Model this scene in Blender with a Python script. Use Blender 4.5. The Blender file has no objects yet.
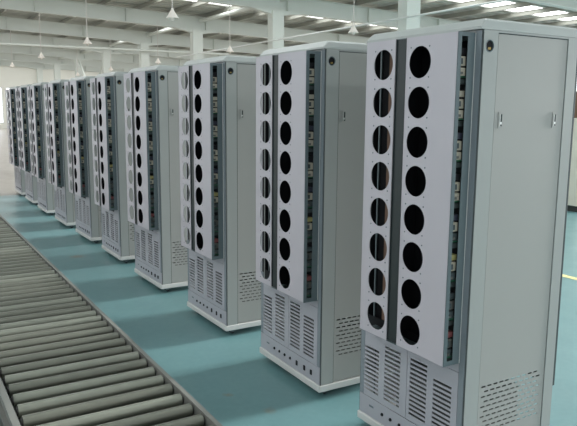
import bpy, math, random
from mathutils import Matrix, Vector
random.seed(4)
C = bpy.context.scene.collection
S = bpy.context.scene

# ------------------------------------------------------------------ camera
F_PX, PITCH, YAW, ROLL, CAM_H = 660.5, -0.1569, 0.5437, 0.0084, 1.645
cam_d = bpy.data.cameras.new('camera'); cam = bpy.data.objects.new('camera', cam_d); C.objects.link(cam)
cam_d.sensor_fit = 'HORIZONTAL'; cam_d.sensor_width = 36.0; cam_d.lens = F_PX / 577 * 36.0
cam_d.clip_start = 0.05; cam_d.clip_end = 300
fw = Vector((math.sin(YAW)*math.cos(PITCH), math.cos(YAW)*math.cos(PITCH), math.sin(PITCH)))
r0 = Vector((math.cos(YAW), -math.sin(YAW), 0)); u0 = r0.cross(fw)
rt = r0*math.cos(ROLL) + u0*math.sin(ROLL); up = -r0*math.sin(ROLL) + u0*math.cos(ROLL)
cam.matrix_world = Matrix(((rt.x, up.x, -fw.x, 0), (rt.y, up.y, -fw.y, 0), (rt.z, up.z, -fw.z, CAM_H), (0, 0, 0, 1)))
S.camera = cam

# ------------------------------------------------------------------ light and exposure
SUN_AZ = 2.5
SKY_STRENGTH, SUN_STRENGTH, SUN_ELEV, SKYLIGHT = 2.5, 21.0, 9.0, 6.0
w = bpy.data.worlds.new('overcast_sky'); S.world = w; w.use_nodes = True
bg = w.node_tree.nodes['Background']; bg.inputs[0].default_value = (0.93, 0.96, 1.0, 1); bg.inputs[1].default_value = SKY_STRENGTH
sd = bpy.data.lights.new('sun', 'SUN'); sun = bpy.data.objects.new('sun', sd); C.objects.link(sun)
sd.energy = SUN_STRENGTH; sd.angle = math.radians(10.0); sd.color = (1.0, 0.99, 0.97)
sun.rotation_euler = Vector((-math.cos(math.radians(SUN_ELEV)), math.sin(math.radians(SUN_AZ)), -math.sin(math.radians(SUN_ELEV)))).to_track_quat('-Z', 'Y').to_euler()
sun.location = (20, 8, 12)
vs = S.view_settings
vs.view_transform = 'Standard'; vs.look = 'None'; vs.gamma = 1.0; vs.use_curve_mapping = False; vs.exposure = -0.25

# ------------------------------------------------------------------ materials
def lin(c):
    return tuple((x/12.92 if x <= 0.04045 else ((x+0.055)/1.055)**2.4) for x in (v/255 for v in c))
def mat(name, rgb, rough=0.5, metal=0.0, spec=0.5, noise=0.0, nscale=6.0, bump=0.0, bscale=80.0):
    m = bpy.data.materials.new(name); m.use_nodes = True
    nt = m.node_tree; b = nt.nodes['Principled BSDF']
    col = lin(rgb) + (1,)
    b.inputs['Base Color'].default_value = col
    b.inputs['Roughness'].default_value = rough; b.inputs['Metallic'].default_value = metal
    b.inputs['Specular IOR Level'].default_value = spec
    tc = nt.nodes.new('ShaderNodeTexCoord')
    if noise:
        n = nt.nodes.new('ShaderNodeTexNoise'); n.inputs['Scale'].default_value = nscale; n.inputs['Detail'].default_value = 6
        nt.links.new(tc.outputs['Object'], n.inputs['Vector'])
        mx = nt.nodes.new('ShaderNodeMix'); mx.data_type = 'RGBA'
        mx.inputs[6].default_value = tuple(max(0, c*(1-noise)) for c in col[:3]) + (1,)
        mx.inputs[7].default_value = tuple(min(1, c*(1+noise)) for c in col[:3]) + (1,)
        nt.links.new(n.outputs['Fac'], mx.inputs[0]); nt.links.new(mx.outputs[2], b.inputs['Base Color'])
    if bump:
        n2 = nt.nodes.new('ShaderNodeTexNoise'); n2.inputs['Scale'].default_value = bscale
        nt.links.new(tc.outputs['Object'], n2.inputs['Vector'])
        bp = nt.nodes.new('ShaderNodeBump'); bp.inputs['Strength'].default_value = bump; bp.inputs['Distance'].default_value = 0.01
        nt.links.new(n2.outputs['Fac'], bp.inputs['Height']); nt.links.new(bp.outputs['Normal'], b.inputs['Normal'])
    return m
M = {}
M['plate']   = mat('pale_lavender_paint', (177, 173, 180), 0.42, 0.0, 0.4, 0.03, 3)
M['front']   = mat('grey_blue_paint', (160, 160, 167), 0.42, 0.0, 0.4, 0.03, 3)
M['side']    = mat('warm_grey_paint', (152, 153, 150), 0.4, 0.0, 0.4, 0.03, 2)
M['frame']   = mat('grey_green_paint', (150, 154, 152), 0.4, 0.0, 0.4, 0.03, 3)
M['roofp']   = mat('light_grey_paint', (162, 167, 165), 0.35, 0.0, 0.5, 0.02, 3)
M['base']    = mat('off_white_paint', (196, 196, 194), 0.4, 0.0, 0.4, 0.03, 5)
M['steel']   = mat('blue_grey_steel', (92, 104, 108), 0.45, 0.1, 0.5, 0.05, 8)
M['dark']    = mat('dark_grey_steel', (60, 68, 70), 0.45, 0.2, 0.4, 0.05, 5)
M['chan']    = mat('charcoal_channel_paint', (42, 49, 50), 0.45, 0.1, 0.4, 0.05, 5)
M['duct']    = mat('dark_duct_plastic', (58, 66, 66), 0.6, 0.0, 0.3)
M['post']    = mat('slate_post_paint', (122, 130, 136), 0.42, 0.0, 0.4, 0.03, 3)
M['black']   = mat('black_plastic_and_shade', (24, 25, 28), 0.6, 0.0, 0.2)  # sockets and blocks; also paints the shade inside the holes
M['gasket']  = mat('rubber_gasket', (70, 77, 78), 0.7, 0.0, 0.2)
M['pcb']     = mat('green_circuit_board', (40, 92, 66), 0.5, 0.0, 0.4, 0.2, 60)
M['beige']   = mat('beige_connector', (158, 152, 138), 0.5, 0.0, 0.3, 0.1, 60)
M['navy']    = mat('navy_connector', (40, 42, 56), 0.5)
M['red']     = mat('red_connector', (112, 62, 62), 0.5)
M['yellow']  = mat('yellow_label', (140, 132, 84), 0.6)
M['brass']   = mat('brass_fitting', (150, 130, 80), 0.35, 0.8)
M['chrome']  = mat('latch_metal', (210, 212, 210), 0.3, 0.6)
M['rubber']  = mat('caster_rubber', (40, 42, 44), 0.7)
M['module']  = mat('galvanised_box', (84, 84, 80), 0.45, 0.2, 0.5, 0.1, 12)
M['roller']  = mat('worn_roller_steel', (102, 104, 94), 0.42, 0.35, 0.5, 0.18, 5)
M['roller2'] = mat('worn_roller_steel_pale', (122, 125, 114), 0.4, 0.35, 0.5, 0.18, 5)
M['rail']    = mat('painted_rail', (116, 117, 112), 0.45, 0.1, 0.4, 0.12, 4)
M['thin_sheet']     = mat('roller_gap_shade', (40, 43, 40), 0.6, 0.1, 0.3, 0.2, 5)  # dark tone stands for the shade between the rollers
M['rollend'] = mat('roller_end_cap', (44, 44, 42), 0.6)
M['white']   = mat('white_structure_paint', (208, 213, 207), 0.55, 0.0, 0.3, 0.03, 1)
M['purlin']  = mat('galvanised_purlin', (152, 153, 144), 0.5, 0.1, 0.3, 0.05, 2)
M['sheet']   = mat('roof_sheet', (190, 193, 187), 0.6, 0.0, 0.3, 0.03, 1)
M['wall']    = mat('wall_paint', (228, 228, 220), 0.7, 0.0, 0.2, 0.03, 0.6)
M['lamp']    = mat('lamp_enamel', (236, 228, 220), 0.4)
M['cord']    = mat('lamp_cord', (205, 200, 195), 0.6)
M['machine'] = mat('ivory_machine_paint', (226, 220, 206), 0.5, 0.0, 0.3, 0.03, 3)
M['plinth']  = mat('dark_plinth', (46, 50, 48), 0.6)
M['carton']  = mat('brown_cardboard', (122, 98, 84), 0.8, 0.0, 0.2, 0.1, 8)
M['wframe']  = mat('window_frame_paint', (215, 218, 216), 0.5)
M['yline']   = mat('yellow_floor_line', (214, 206, 140), 0.5)

def emis(name, rgb, s):
    m = bpy.data.materials.new(name); m.use_nodes = True; nt = m.node_tree
    b = nt.nodes['Principled BSDF']; b.inputs['Base Color'].default_value = (.8, .8, .8, 1)
    b.inputs['Emission Color'].default_value = rgb + (1,); b.inputs['Emission Strength'].default_value = s
    return m
M['skylight'] = emis('translucent_skylight', (0.97, 0.99, 1.0), SKYLIGHT)

def floor_material():
    m = bpy.data.materials.new('painted_concrete_floor'); m.use_nodes = True; nt = m.node_tree; L = nt.links
    b = nt.nodes['Principled BSDF']
    geo = nt.nodes.new('ShaderNodeNewGeometry'); sep = nt.nodes.new('ShaderNodeSeparateXYZ'); L.new(geo.outputs['Position'], sep.inputs[0])
    def noise(scale, detail=6):
        n = nt.nodes.new('ShaderNodeTexNoise'); n.inputs['Scale'].default_value = scale; n.inputs['Detail'].default_value = detail
        L.new(geo.outputs['Position'], n.inputs['Vector']); return n.outputs['Fac']
    def mix(fac, a, c):
        x = nt.nodes.new('ShaderNodeMix'); x.data_type = 'RGBA'
        for sock, val in ((0, fac), (6, a), (7, c)):
            if isinstance(val, (tuple, float)): x.inputs[sock].default_value = val
            else: L.new(val, x.inputs[sock])
        return x.outputs[2]
    def math_(op, a, c, clamp=False):
        x = nt.nodes.new('ShaderNodeMath'); x.operation = op; x.use_clamp = clamp
        for i, val in enumerate((a, c)):
            if isinstance(val, (int, float)): x.inputs[i].default_value = val
            else: L.new(val, x.inputs[i])
        return x.outputs[0]
    teal = mix(noise(2.2), lin((80, 117, 120))+(1,), lin((97, 136, 139))+(1,))
    teal = mix(math_('MULTIPLY', noise(26), 0.35), teal, lin((124, 155, 156))+(1,))
    tan = mix(noise(1.3), lin((112, 106, 98))+(1,), lin((136, 130, 120))+(1,))
    edge = math_('MULTIPLY', math_('SUBTRACT', sep.outputs['Y'], 13.1), 8.0, True)
    col = mix(edge, teal, tan)
    for (x, y, r, a) in ((1.70, 7.35, 0.10, .55), (1.58, 3.28, 0.035, .5), (1.69, 2.98, 0.045, .4)):   # rusty stains
        d = nt.nodes.new('ShaderNodeVectorMath'); d.operation = 'DISTANCE'; L.new(geo.outputs['Position'], d.inputs[0]); d.inputs[1].default_value = (x, y, 0)
        dd = math_('ADD', d.outputs['Value'], math_('MULTIPLY', math_('SUBTRACT', noise(22), .5), r*1.6))
        k = math_('MULTIPLY', math_('SUBTRACT', r, dd), a/r*1.5, True)
        col = mix(k, col, lin((120, 104, 80))+(1,))
    L.new(col, b.inputs['Base Color'])
    rr = math_('ADD', math_('MULTIPLY', noise(5), 0.14), 0.24)
    L.new(rr, b.inputs['Roughness']); b.inputs['Specular IOR Level'].default_value = 0.45
    return m
M['floor'] = floor_material()

# ------------------------------------------------------------------ mesh helpers
class MB:
    def __init__(self): self.v, self.f, self.smooth = [], [], set()
    def quad(self, *pts):
        n = len(self.v); self.v += [tuple(p) for p in pts]; self.f.append(tuple(range(n, n+len(pts)))); return self
    def box(self, x0, x1, y0, y1, z0, z1):
        n = len(self.v)
        self.v += [(x0,y0,z0),(x1,y0,z0),(x1,y1,z0),(x0,y1,z0),(x0,y0,z1),(x1,y0,z1),(x1,y1,z1),(x0,y1,z1)]
        for q in ((3,2,1,0),(4,5,6,7),(0,1,5,4),(1,2,6,5),(2,3,7,6),(3,0,4,7)): self.f.append(tuple(n+i for i in q))
        return self
    def cbox(self, x0, x1, y0, y1, z0, z1, c):            # box with chamfered vertical and horizontal edges
        n = len(self.v)
        rings = [(z0, c), (z0+c, 0), (z1-c, 0), (z1, c)]
        for z, i in rings:
            a0, a1, b0, b1 = x0+i, x1-i, y0+i, y1-i
            k = c*0.7
            self.v += [(a0+k,b0,z),(a1-k,b0,z),(a1,b0+k,z),(a1,b1-k,z),(a1-k,b1,z),(a0+k,b1,z),(a0,b1-k,z),(a0,b0+k,z)]
        for r in range(3):
            for i in range(8):
                j = (i+1) % 8; self.f.append((n+r*8+i, n+r*8+j, n+r*8+8+j, n+r*8+8+i))
        self.f.append(tuple(n+i for i in range(7, -1, -1))); self.f.append(tuple(n+24+i for i in range(8)))
        return self
    def tube(self, p, q, r, n=12, r2=None, caps=True):
        p, q = Vector(p), Vector(q); d = (q-p).normalized(); a = d.orthogonal().normalized(); b = d.cross(a); r2 = r if r2 is None else r2
        k = len(self.v)
        for c, rad in ((p, r), (q, r2)):
            for i in range(n):
                t = 2*math.pi*i/n; self.v.append(tuple(c + (a*math.cos(t)+b*math.sin(t))*rad))
        for i in range(n):
            j = (i+1) % n; self.smooth.add(len(self.f)); self.f.append((k+i, k+j, k+n+j, k+n+i))
        if caps: self.f.append(tuple(k+i for i in range(n-1, -1, -1))); self.f.append(tuple(k+n+i for i in range(n)))
        return self
    def lathe(self, prof, c, axis='z', n=20):
        k = len(self.v)
        for r, h in prof:
            for i in range(n):
                t = 2*math.pi*i/n; a, b = r*math.cos(t), r*math.sin(t)
                self.v.append((c[0]+a, c[1]+b, c[2]+h) if axis == 'z' else ((c[0]+h, c[1]+a, c[2]+b) if axis == 'x' else (c[0]+a, c[1]+h, c[2]+b)))
        for s in range(len(prof)-1):
            for i in range(n):
                j = (i+1) % n; self.smooth.add(len(self.f)); self.f.append((k+s*n+i, k+s*n+j, k+(s+1)*n+j, k+(s+1)*n+i))
        return self
    def prism(self, pts, fn, c0, c1):                     # polygon (a, b) extruded along c through fn(a, b, c)
        n = len(pts); k = len(self.v)
        self.v += [tuple(fn(a, b, c0)) for a, b in pts] + [tuple(fn(a, b, c1)) for a, b in pts]
        for i in range(n): j = (i+1) % n; self.f.append((k+i, k+j, k+n+j, k+n+i))
        self.f.append(tuple(range(k+n-1, k-1, -1))); self.f.append(tuple(range(k+n, k+2*n)))
        return self
    def sheet(self, fn, A0, A1, B0, B1, holes, t):        # flat sheet with rectangular holes, thickness t along c
        ys = sorted({B0, B1} | {h[2] for h in holes} | {h[3] for h in holes})
        for b0, b1 in zip(ys, ys[1:]):
            mid = (b0+b1)/2; hs = sorted((h for h in holes if h[2] < mid < h[3]), key=lambda h: h[0]); x = A0
            for h in hs + [(A1, A1)]:
                if h[0] > x + 1e-6:
                    self.quad(fn(x,b0,0), fn(h[0],b0,0), fn(h[0],b1,0), fn(x,b1,0)); self.quad(fn(x,b1,t), fn(h[0],b1,t), fn(h[0],b0,t), fn(x,b0,t))
                x = h[1]
        for a0, a1, b0, b1 in list(holes) + [(A0, A1, B0, B1)]:
            for (p, q) in (((a0,b0),(a1,b0)),((a1,b0),(a1,b1)),((a1,b1),(a0,b1)),((a0,b1),(a0,b0))):
                self.quad(fn(*p,0), fn(*q,0), fn(*q,t), fn(*p,t))
        return self
    def ring_cell(self, fn, a0, a1, b0, b1, ca, cb, r, t, n=32):   # one cell of a sheet with a round hole
        ang = sorted([2*math.pi*i/n for i in range(n)] + [math.atan2(y-cb, x-ca) % (2*math.pi) for x in (a0, a1) for y in (b0, b1)])
        def rect(th):
            c, s = math.cos(th), math.sin(th)
            k = min(((a1-ca)/c if c > 1e-9 else (a0-ca)/c if c < -1e-9 else 1e9), ((b1-cb)/s if s > 1e-9 else (b0-cb)/s if s < -1e-9 else 1e9))
            return ca+c*k, cb+s*k
        P = [((ca+r*math.cos(a), cb+r*math.sin(a)), rect(a)) for a in ang]
        for (i0, o0), (i1, o1) in zip(P, P[1:]+P[:1]):
            self.quad(fn(*i0,0), fn(*o0,0), fn(*o1,0), fn(*i1,0)); self.quad(fn(*i1,t), fn(*o1,t), fn(*o0,t), fn(*i0,t))
            self.quad(fn(*i0,0), fn(*i1,0), fn(*i1,t), fn(*i0,t))
        return self
    def build(self, name, m, parent=None, fixn=True):
        me = bpy.data.meshes.new(name); me.from_pydata(self.v, [], self.f); me.update()
        if fixn:
            import bmesh
            bm = bmesh.new(); bm.from_mesh(me); bmesh.ops.remove_doubles(bm, verts=bm.verts, dist=1e-6); bmesh.ops.recalc_face_normals(bm, faces=bm.faces)
            bm.to_mesh(me); bm.free()
            if self.smooth:
                me.shade_smooth(); me.set_sharp_from_angle(angle=math.radians(35))
        me.materials.append(M[m] if isinstance(m, str) else m)
        o = bpy.data.objects.new(name, me); C.objects.link(o); o.parent = parent
        return o
def tag(o, label=None, cat=None, group=None, kind=None):
    for k, v in (('label', label), ('category', cat), ('group', group), ('kind', kind)):
        if v: o[k] = v
    return o
def empty(name, loc=(0, 0, 0), rz=0.0):
    o = bpy.data.objects.new(name, None); C.objects.link(o); o.location = loc; o.rotation_euler = (0, 0, rz); o.empty_display_size = 0.2
    return o
def share(o, parent=None, loc=None):
    c = o.copy(); C.objects.link(c); c.parent = parent
    if loc is not None: c.location = loc
    return c
def copy_tree(o, parent=None):
    c = o.copy(); C.objects.link(c); c.parent = parent
    for ch in list(o.children): copy_tree(ch, c)
    return c

# ------------------------------------------------------------------ the hall
XL, XR, YB, YF = -9.0, 24.0, -7.0, 52.6
def roof_z(x): return 5.12 - 0.035*(x - 10)
def structure(o, label, cat): return tag(o, label, cat, None, 'structure')
fl = MB().box(XL, XR, YB, YF, -0.1, 0.0).build('floor', 'floor'); structure(fl, 'teal painted concrete floor with a bare tan stretch at its far end', 'floor')
yl = MB().box(5.70, 5.78, -2, 30, 0.0, 0.002).build('trim_1', 'yline'); structure(yl, 'thin pale yellow line painted along the teal floor', 'floor line')

BAYS = [11.5 + 5.85*k for k in range(-3, 8)]               # girder lines
# ceiling sheet with rooflight strips down the middle of each bay
strips = [(y + 3.4 - 0.55, y + 3.4 + 0.55) for y in BAYS if y + 4.2 < YF]
rf = lambda a, b, c: (a, b, roof_z(a) + c)
m = MB(); m.sheet(rf, XL, XR, YB, YF, [(XL+1.0, XR-1.0, a, b) for a, b in strips], 0.06)
ceil = m.build('ceiling', 'sheet'); structure(ceil, 'pale corrugated metal roof over the hall with bright rooflight strips', 'ceiling')
for a, b in strips:
    MB().quad(rf(XL+1, a, .03), rf(XR-1, a, .03), rf(XR-1, b, .03), rf(XL+1, b, .03)).build('skylight_panel', 'skylight', ceil, False)
# roof ribs (folds of the sheet) between the strips
ribm = MB()
y = YB + 0.3
while y < YF - 0.3:
    if not any(a - 0.06 < y < b + 0.06 for a, b in strips):
        ribm.prism([(y-0.03, 0.0), (y+0.03, 0.0), (y+0.015, -0.035), (y-0.015, -0.035)], lambda a, b, c: (c, a, roof_z(c) + b), XL, XR)
    y += 0.4
tag(ribm.build('sheet_ribs', 'sheet', ceil), kind='stuff')

# purlins along the hall
x = XL + 0.6; first = None
pm = MB()
pm.box(-0.035, 0.035, YB, YF, -0.14, -0.128).box(-0.008, 0.008, YB, YF, -0.128, -0.012).box(-0.035, 0.035, YB, YF, -0.012, 0.0)
while x < XR - 0.3:
    if first is None: o = first = pm.build('purlin', 'purlin')
    else: o = share(first)
    o.location = (x, 0, roof_z(x) - 0.037)
    structure(o, 'pale steel purlin running lengthways under the roof sheet', 'purlin'); o['group'] = 'roof purlins'
    x += 1.25
# girders across the hall
gm = MB()
def gz(x, d): return roof_z(x) - 0.18 - d
fnx = lambda a, b, c: (a, c, b)
for (d0, d1, hw) in ((0.0, 0.02, 0.11), (0.02, 0.46, 0.008), (0.46, 0.48, 0.11)):
    gm.prism([(XL, gz(XL, d1)), (XR, gz(XR, d1)), (XR, gz(XR, d0)), (XL, gz(XL, d0))], fnx, -hw, hw)
xs = XL + 1.35
while xs < XR:                                             # web stiffeners
    gm.prism([(xs, gz(xs, .46)), (xs+.012, gz(xs, .46)), (xs+.012, gz(xs, .02)), (xs, gz(xs, .02))], fnx, -0.1, 0.1); xs += 3.0
for sx in (-1, 1):                                         # haunches at the columns
    gm.prism([(10, gz(10, .48)), (10 + sx*.9, gz(10 + sx*.9, .48)), (10, gz(10, .62))], fnx, -0.1, 0.1)
g0 = None
for k, y in enumerate(BAYS):
    if g0 is None: o = g0 = gm.build('roof_girder', 'white')
    else: o = share(g0)
    o.location = (0, y, 0); structure(o, 'white steel roof girder spanning across the hall on a column', 'girder'); o['group'] = 'roof girders'
# columns with base plates
def column_mesh():
    m = MB(); h = gz(10, 0.48)
    m.box(-0.19, -0.17, -0.15, 0.15, 0.02, h).box(0.17, 0.19, -0.15, 0.15, 0.02, h).box(-0.17, 0.17, -0.012, 0.012, 0.02, h)
    m.box(-0.17, 0.17, -0.15, -0.138, 0.02, h)             # boxed web facing down the hall
    m.box(-0.26, 0.26, -0.22, 0.22, 0.0, 0.02)
    return m
c0 = None
for y in BAYS[3:]:
    if c0 is None: o = c0 = column_mesh().build('column', 'white')
    else: o = share(c0)
    o.location = (10.0, y, 0); structure(o, 'white steel column carrying a roof girder behind the cabinets', 'column'); o['group'] = 'hall columns'
# eave strut, wall conduit and sprinkler pipe
structure(MB().tube((10.17, YB, 4.80), (10.17, YF, 4.80), 0.07, 14).build('eave_strut', 'white'), 'white steel tube running along the tops of the columns', 'strut')
structure(MB().tube((9.72, 5.0, 3.62), (9.72, 24.5, 3.55), 0.022, 8).build('conduit', 'wframe'), 'thin pale conduit running along the columns', 'conduit')
structure(MB().tube((XL, 28.75, 3.98), (14.0, 28.75, 4.14), 0.05, 12).build('sprinkler_pipe', 'white'), 'long white pipe hung across the hall below a girder', 'pipe')
# cross bracing in one column bay
ya, yb = BAYS[7], BAYS[8]
br = empty('cross_brace', (10.0, (ya+yb)/2, 0)); structure(br, 'white crossed diagonal braces between two far columns', 'brace')
for s in (-1, 1): MB().tube((0.0, -s*2.78, 4.3), (0.0, s*2.78, 0.1), 0.05, 10).build('diagonal', 'white', br)

# walls with window bands
def window_wall(name, axis, pos, a0, a1, top_a, z0, z1, pitch, label, win_no):
    """wall of piers, sill and lintel; every opening gets a mullioned frame"""
    n = max(1, round((a1-a0)/pitch)); step = (a1-a0)/n; holes = []
    for i in range(n): holes.append((a0+i*step+0.12, a0+(i+1)*step-0.12, z0, z1))
    fn = (lambda a, b, c: (pos+c, a, b)) if axis == 'x' else (lambda a, b, c: (a, pos+c, b))
    wl = MB().sheet(fn, a0, a1, 0.0, top_a, holes, 0.2).build(name, 'wall'); structure(wl, label, 'wall')
    for (h0, h1, b0, b1) in holes:
        m = MB(); k = 0.05
        def bar(p0, p1, q0, q1):
            P = [fn(p0, q0, .07), fn(p1, q0, .07), fn(p1, q1, .07), fn(p0, q1, .07)]; Q = [fn(p0, q0, .13), fn(p1, q0, .13), fn(p1, q1, .13), fn(p0, q1, .13)]
            b = len(m.v); m.v += P+Q
            for q in ((0,1,2,3),(7,6,5,4),(0,1,5,4),(1,2,6,5),(2,3,7,6),(3,0,4,7)): m.f.append(tuple(b+i for i in q))
        bar(h0, h0+k, b0, b1); bar(h1-k, h1, b0, b1); bar(h0+k, h1-k, b0, b0+k); bar(h0+k, h1-k, b1-k, b1)
        mid = (b0+b1)/2; bar(h0+k, h1-k, mid-.02, mid+.02)
        o = m.build('window_%d' % win_no, 'wframe'); structure(o, 'pale framed high factory window in the ' + label.split(' with')[0], 'window'); win_no += 1
    return win_no
wn = window_wall('wall_right', 'x', XR, YB, YF, roof_z(XR)+0.02, 0.35, roof_z(XR)-0.12, 5.85, 'white long side wall behind the cabinets with tall window band', 1)
wn = window_wall('wall_left', 'x', XL-0.2, YB, YF, roof_z(XL)+0.02, 2.0, 5.3, 5.85, 'white long side wall beyond the conveyor with tall window band', wn)
wn = window_wall('wall_far', 'y', YF, XL, XR, roof_z(XL)+0.02, 0.4, 3.0, 4.0, 'white end wall past the last cabinet with windows', wn)
wn = window_wall('wall_back', 'y', YB-0.2, XL, XR, roof_z(XL)+0.02, 1.0, 4.2, 4.0, 'white end wall behind the conveyor start with windows', wn)

# ------------------------------------------------------------------ equipment cabinet
W_, D_, H_ = 0.72, 0.585, 2.0
PX = -0.10                                                 # the holed panels stand this far proud of the frame
HOLE_Z = [0.678 + 0.1660*i for i in range(8)]
def cabinet():
    root = empty('equipment_cabinet')
    # plinth and casters
    MB().cbox(-0.012, D_+0.006, -0.004, W_+0.004, 0.045, 0.085, 0.004).build('base_frame', 'base', root)
    for cx in (0.07, D_-0.07):
        for cy in (0.07, W_-0.07):
            cs = MB().box(cx-.028, cx+.028, cy-.022, cy+.022, 0.036, 0.046).box(cx-.022, cx+.022, cy-.019, cy-.015, 0.012, 0.038).box(cx-.022, cx+.022, cy+.015, cy+.019, 0.012, 0.038).build('caster', 'steel', root)
            MB().tube((cx, cy-.013, .0175), (cx, cy+.013, .0175), 0.0175, 16).build('wheel', 'rubber', cs)
    # frame: four posts with top and bottom rails
    f = MB(); pw, zt = 0.034, 1.958
    for cy in (0.010, W_-pw-.010):
        f.cbox(0.002, pw, cy, cy+pw, 0.085, zt, 0.003); f.cbox(D_-pw, D_-.001, cy, cy+pw, 0.085, zt, 0.003)
        f.box(pw, D_-pw, cy+.002, cy+pw-.006, zt-.04, zt)
    for cx in (0.0, D_-pw): f.box(cx+.004, cx+pw-.002, pw, W_-pw, zt-.035, zt)
    f.build('frame', 'frame', root)
    # roof: overhanging lip, sloped shoulder, flat top
    r = MB(); k = len(r.v)
    # (front inset, side inset, height, corner cut)
    for (fi, si, z, c) in ((0.0, 0.0, 1.958, .003), (0.0, 0.0, 1.968, .005), (0.024, 0.003, 1.992, .006), (0.034, 0.010, 2.0, .008)):
        x0, x1, y0, y1 = -0.016+fi, D_+0.006-si, -0.001+si, W_+0.001-si
        r.v += [(x0+c,y0,z),(x1-c,y0,z),(x1,y0+c,z),(x1,y1-c,z),(x1-c,y1,z),(x0+c,y1,z),(x0,y1-c,z),(x0,y0+c,z)]
    for s in range(3):
        for i in range(8): j = (i+1) % 8; r.f.append((k+s*8+i, k+s*8+j, k+s*8+8+j, k+s*8+8+i))
    r.f.append(tuple(k+i for i in range(7, -1, -1))); r.f.append(tuple(k+24+i for i in range(8)))
    r.build('roof', 'roofp', root)
    # side skins: front strip with cable port, louvred panel, rear strip
    P0, P1 = 0.090, 0.516
    def skin(y, s, name_suffix=None):
        fn = lambda a, b, c: (a, y + s*c, b)
        st = MB()
        st.sheet(fn, 0.004, P0-.005, 0.085, 1.845, [], 0.006); st.ring_cell(fn, 0.004, P0-.005, 1.845, 1.945, 0.038, 1.895, 0.0215, 0.006)
        st.sheet(fn, 0.004, P0-.005, 1.945, 1.957, [], 0.006)
        st.build('front_strip', 'frame', root)
        MB().sheet(fn, P1+.004, D_-.002, 0.085, 1.957, [], 0.006).build('rear_strip', 'frame', root)
        holes = []; rows = 10
        for i in range(rows):
            z = 0.245 + i*0.0232; off = 0.0 if i % 2 else 0.019
            for j in range(10):
                a = 0.104 + off + j*0.0375
                if a + 0.027 < 0.50: holes.append((a, a+0.027, z, z+0.0075))
        thin_sheet = MB().sheet(lambda a, b, c: (a, y + s*(c+.003), b), P0, P1, 0.090, 1.945, holes, 0.003).build('side_panel', 'side', root)
        MB().box(P0, P1, min(y+s*.005, y+s*.009), max(y+s*.005, y+s*.009), 1.944, 1.957).build('seam_gasket', 'gasket', root)
        MB().sheet(fn, P0-.004, P1+.004, 1.949, 1.957, [], .006).build('top_strip', 'frame', root)
        for ax in (P0-.0035, P1-.0035): MB().box(ax, ax+.007, min(y+s*.005, y+s*.009), max(y+s*.005, y+s*.009), 0.086, 1.95).build('seam_gasket', 'gasket', root)
        for ax in (0.125, 0.462):
            la = MB().sheet(fn, ax-.014, ax+.014, 1.572, 1.638, [(ax-.008, ax+.008, 1.58, 1.63)], 0.003).build('latch', 'side', root)
            MB().box(ax-.0078, ax+.0078, min(y+s*.0012, y+s*.0028), max(y+s*.0012, y+s*.0028), 1.581, 1.629).build('latch_recess', 'gasket', la)
            MB().box(ax-.0078, ax-.0045, min(y-s*.002, y+s*.001), max(y-s*.002, y+s*.001), 1.581, 1.629).box(ax-.0045, ax+.005, min(y-s*.002, y+s*.001), max(y-s*.002, y+s*.001), 1.588, 1.598).build('latch_pull', 'chrome', la)
        pt = MB().lathe([(.0205, .006), (.0205, -.001), (.0225, -.002), (.0245, 0.0)], (0.038, y, 1.895), 'y', 24) if s > 0 else MB().lathe([(.0205, -.006), (.0205, .001), (.0225, .002), (.0245, 0.0)], (0.038, y, 1.895), 'y', 24)
        po = pt.build('cable_port', 'steel', root)
        MB().tube((0.038, y+s*.004, 1.895), (0.038, y+s*.006, 1.895), .0212, 24).build('port_shade', 'black', po)  # black disc stands in for the shaded inside of the port
        MB().box(.032, .046, min(y+s*.001, y+s*.004), max(y+s*.001, y+s*.004), 1.881, 1.890).build('port_terminal', 'brass', po)
    skin(0.0, 1); skin(W_, -1)
    # rear door, cut short below to let sunlight in behind the slots
    rd = MB().cbox(D_+.002, D_+.014, 0.001, W_-.001, 0.36, 1.945, .003).build('rear_door', 'dark', root)
    MB().box(D_+.014, D_+.024, 0.05, 0.075, 1.1, 1.25).build('rear_handle', 'chrome', rd)
    # black sheets added behind the holes so the inside stays in shade
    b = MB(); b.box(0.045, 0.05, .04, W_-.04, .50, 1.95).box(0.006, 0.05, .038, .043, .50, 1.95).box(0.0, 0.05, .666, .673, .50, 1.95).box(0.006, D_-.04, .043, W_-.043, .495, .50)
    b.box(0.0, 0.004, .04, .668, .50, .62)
    b.build('hole_shade_backing', 'black', root)
    MB().box(.010, .03, .548, .574, .6, 1.95).build('cable_rail', 'carton', root)
    MB().box(.006, .012, .628, .636, .6, 1.95).build('cable_rail', 'steel', root)
    MB().box(PX+.010, .044, .396, .402, .59, 1.94).build('divider', 'black', root)
    # box added behind the slots, kept dark so they look shaded
    pu = MB().cbox(.16, .47, .10, .62, .10, .36, .006).build('slot_backing_box', 'module', root)
    # holed panels
    fn = lambda a, b_, c: (PX + c, a, b_)
    ZB, ZT = 0.582, 1.945
    for (a0, a1, ca) in ((0.404, 0.606, 0.485), (0.036, 0.333, 0.247)):
        p = MB(); cells = [ZB] + [(u+v)/2 for u, v in zip(HOLE_Z, HOLE_Z[1:])] + [ZT]
        for z, q0, q1 in zip(HOLE_Z, cells, cells[1:]): p.ring_cell(fn, a0, a1, q0, q1, ca, z, 0.066, 0.0025, 40)
        p.box(PX, PX+.014, a1-.002, a1, ZB, ZT); p.box(PX, PX+.014, a0, a0+.002, ZB, ZT)
        if a0 < .1: p.box(PX-.0012, PX+.0005, .036, .118, ZB, ZT)      # folded stiffening strip
        pn = p.build('holed_panel', 'plate', root)
        s = MB()
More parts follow.
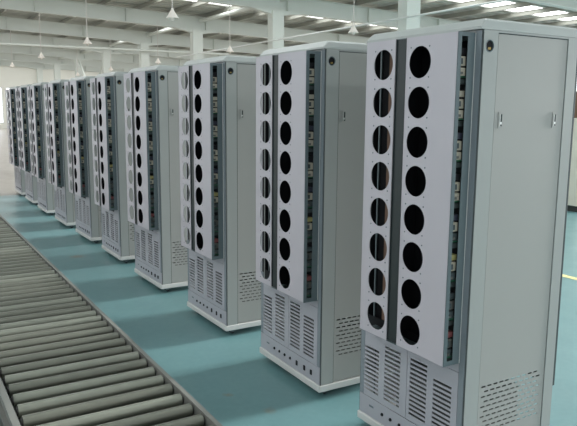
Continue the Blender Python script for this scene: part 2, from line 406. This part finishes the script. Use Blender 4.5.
        for z in HOLE_Z:
            for sa in (-1, 1):
                for sb in (-1, 1): s.tube((PX-.0015, ca+sa*.056, z+sb*.062), (PX+.001, ca+sa*.056, z+sb*.062), .0038, 6)
        tag(s.build('screws', 'steel', pn), kind='stuff')
    ch = MB().box(PX+.006, PX+.009, .335, .402, ZB+.004, ZT).box(PX+.001, PX+.006, .335, .338, ZB+.004, ZT).box(PX+.001, PX+.006, .399, .402, ZB+.004, ZT)
    ch.build('channel', 'chan', root)
    # housing around the panels: top, sill and the open-sided near cheek
    for z in (ZB-.003, ZT-.003): MB().box(PX+.003, 0.0, 0.036, .606, z, z+.003).build('housing_plate', 'steel', root)
    ck = MB().sheet(lambda a, b_, c: (a, .0325+c, b_), PX+.0005, 0.0, ZB, ZT, [(PX+.019, -.048, ZB+.02, ZT-.015)], .003)
    ck.build('cheek_plate', 'steel', root)
    MB().box(-.010, -.006, .0318, .0325, ZB, ZT).build('edge_trim', 'base', root)
    # eight circuit modules seen through the open cheek
    for i, z in enumerate(HOLE_Z):
        md = MB().box(-.096, -.012, .046, .17, z-.068, z-.064).build('circuit_module', 'pcb', root)
        tag(md, 'green circuit board on edge')
        hi = 'beige' if i > 3 else 'dark'
        MB().cbox(-.088, -.042, .044, .150, z-.062, z-.030, .002).build('connector', hi, md)
        MB().cbox(-.078, -.060, .039, .044, z-.056, z-.046, .001).build('plug', 'module', md)
        MB().cbox(-.086, -.042, .045, .150, z-.024, z+.014, .002).build('connector', 'beige' if i > 1 else 'module', md)
        MB().cbox(-.074, -.062, .040, .045, z-.016, z+.006, .001).build('plug', 'dark', md)
        MB().box(-.090, -.040, .046, .150, z+.022, z+.046).build('terminal_block', ['red', 'dark', 'yellow', 'navy', 'black', 'navy', 'beige', 'black'][i], md)
        MB().box(-.092, -.012, .050, .17, z-.094, z-.074).build('air_duct', 'duct', md)
    # front posts' dark reveal
    MB().box(-.0015, .001, .0, .0035, .086, 1.955).box(-.0015, .001, W_-.0035, W_, .086, 1.955).build('gasket', 'gasket', root)
    # lower front: two louvred doors and the connector panel
    fl_ = lambda a, b_, c: (-.004 + c, a, b_)
    def slots(a0, a1, top):
        out = []; z = 0.222
        while z + .011 < top: out.append((a0, a1, z, z+.0115)); z += .0222
        return out
    MB().sheet(fl_, .0365, .3585, .192, .535, slots(.072, .185, .458) + slots(.226, .340, .512), .004).build('grille_door', 'front', root)
    MB().sheet(fl_, .3615, .6835, .192, .535, slots(.408, .524, .512) + slots(.568, .684-.006, .458), .004).build('grille_door', 'front', root)
    MB().sheet(fl_, .0365, .190, .537, .600, [], .004).build('filler_panel', 'front', root)
    cp = MB().sheet(fl_, .0055, W_-.0055, .0865, .188, [], .004).build('connector_panel', 'front', root)
    for ya0, ya1 in ((.0055, .0345), (.6855, W_-.0055)): MB().sheet(fl_, ya0, ya1, .192, .60 if ya0 > .1 else 1.953, [], .003).build('front_post', 'post', root)
    MB().sheet(fl_, .6855, .700, .602, 1.953, [], .003).build('post_shade', 'black', root)  # part of the far post painted black as shade behind the holes
    MB().sheet(fl_, .700, W_-.0055, .602, 1.953, [], .003).build('front_post', 'front', root)
    for yy in (.53, .466, .40, .334): MB().lathe([(.0, -.006), (.007, -.006), (.0085, -.003), (.0085, .001)], (-.004, yy, .138), 'x', 14).build('round_socket', 'black', cp)
    for yy in (.255, .168, .094): MB().cbox(-.009, -.003, yy-.009, yy+.009, .120, .150, .002).build('square_socket', 'black', cp)
    MB().box(-.0045, -.0035, .60, .635, .140, .150).build('name_label', 'steel', cp)
    return root

CABS = [(2.018, 1.880, .0007), (2.006, 2.951, -.0146), (2.004, 4.160, .0030), (1.997, 5.460, .0142), (2.015, 6.737, -.0032),
        (2.019, 7.921, .0170), (1.999, 9.119, 0), (1.991, 10.360, 0), (2.011, 11.572, 0), (2.027, 12.786, 0)]
proto = cabinet()
for i, (x, y, t) in enumerate(CABS):
    o = proto if i == 0 else copy_tree(proto)
    o.location = (x, y, 0); o.rotation_euler = (0, 0, t)
    nth = ['tenth', 'ninth', 'eighth', 'seventh', 'sixth', 'fifth', 'fourth', 'third', 'second', 'first'][i]
    tag(o, 'tall grey holed equipment cabinet, %s from the bare tan floor end of the row' % nth, 'cabinet', 'row of equipment cabinets')

# ------------------------------------------------------------------ roller conveyor
cv = empty('roller_conveyor', (0.76, 5.0, 0)); tag(cv, 'long low roller conveyor of worn steel rollers on the teal floor beside the cabinets', 'conveyor')
CY0, CY1 = 1.2, 11.6
def rail(x0, x1, inner):
    m = MB(); m.box(x0, x1, CY0-5, CY1-5, .165, .172).box(x0, x1, CY0-5, CY1-5, .293, .300)
    xw = x1-.006 if inner < 0 else x0
    m.box(xw, xw+.006, CY0-5, CY1-5, .172, .293); return m
rail(.330, .360, -1).build('side_rail', 'rail', cv).location.x = -.725
rail(.356, .378, 1).build('side_rail', 'rail', cv)
MB().box(-.362, .354, CY0-5, CY1-5, .172, .176).build('gap_shade_sheet', 'thin_sheet', cv)  # dark sheet added under the rollers so the gaps look shaded
ra = MB().tube((-.345, 0, 0), (.345, 0, 0), .0295, 22).build('roller', 'roller', cv); mesh_a = ra.data
rb_ = MB().tube((-.345, 0, 0), (.345, 0, 0), .0295, 22); mesh_b = None
ec = MB().tube((.346, 0, 0), (.352, 0, 0), .022, 12).build('end_cap', 'rollend', ra); ec2 = MB().tube((-.352, 0, 0), (-.346, 0, 0), .022, 12).build('end_cap', 'rollend', ra)
yy = CY0 + .1; n = 0
while yy < CY1 - .05:
    if n == 0: o = ra
    else:
        o = share(ra, cv); share(ec, o); share(ec2, o)
        if random.random() < .3:
            if mesh_b is None: mesh_b = mesh_a.copy(); mesh_b.materials[0] = M['roller2']
            o.data = mesh_b
    o.location = (.0018, yy - 5, .266 + random.uniform(-.002, .002)); o.rotation_euler = (random.uniform(0, 6.28), 0, random.uniform(-.004, .004)); n += 1
    yy += .1265
for ly in (1.5, 3.5, 5.5, 7.5, 9.5, 11.3):
    for sx in (-.374, .356): MB().box(sx, sx+.02, ly-5.02, ly-4.98, 0.0, .166).box(sx-.02, sx+.04, ly-5.05, ly-4.95, 0, .006).build('leg', 'rail', cv)

# ------------------------------------------------------------------ pendant lamps
def lamp():
    r = empty('pendant_lamp'); q = .55
    MB().lathe([(a*q, b*q) for a, b in ((.0, .20), (.035, .20), (.045, .16), (.075, .10), (.16, -.05), (.20, -.10), (.205, -.115), (.195, -.11), (.07, .09), (.0, .12))], (0, 0, 0), 'z', 24).build('lamp_shade', 'lamp', r)
    MB().lathe([(a*q, b*q) for a, b in ((.0, -.20), (.035, -.19), (.06, -.15), (.055, -.10), (.03, -.03), (.0, .0))], (0, 0, 0), 'z', 16).build('bulb', 'lamp', r)
    MB().tube((0, 0, .105), (0, 0, 1.42), .010, 8).build('cord', 'cord', r)
    return r
lp = lamp(); first = True
ORD = ['first', 'second', 'third', 'fourth', 'fifth', 'sixth', 'seventh', 'eighth', 'ninth', 'tenth']
for X, n, where in ((4.5, 4, 'in the row above the cabinets'), (8.5, 5, 'in the row beside the columns')):
    for k in range(n):
        o = lp if first else copy_tree(lp); first = False
        o.location = (X, 11.5 + 5.85*k, 3.28)
        tag(o, 'white cone pendant lamp %s, %s counted from the end wall' % (where, ORD[n-1-k]), 'lamp', 'pendant lamps under the girders')
# ------------------------------------------------------------------ machine enclosure past the row
mc = empty('machine_enclosure', (10.0, 7.0, 0)); tag(mc, 'ivory machine enclosure on a dark plinth standing across the floor behind the cabinets', 'machine')
MB().cbox(-.44, .44, -.30, .30, .10, 1.53, .01).build('body', 'machine', mc)
MB().box(-.40, .42, -.28, .28, 0.0, .10).build('plinth', 'plinth', mc)
MB().box(-.447, -.439, -.26, -.01, .2, 1.45).build('door', 'machine', mc); MB().box(-.447, -.439, .01, .26, .2, 1.45).build('door', 'machine', mc)
bx = MB().cbox(9.66, 10.3, 6.76, 7.24, 1.53, 1.95, .004).build('cardboard_box', 'carton'); tag(bx, 'brown cardboard box on top of the ivory machine enclosure', 'box')
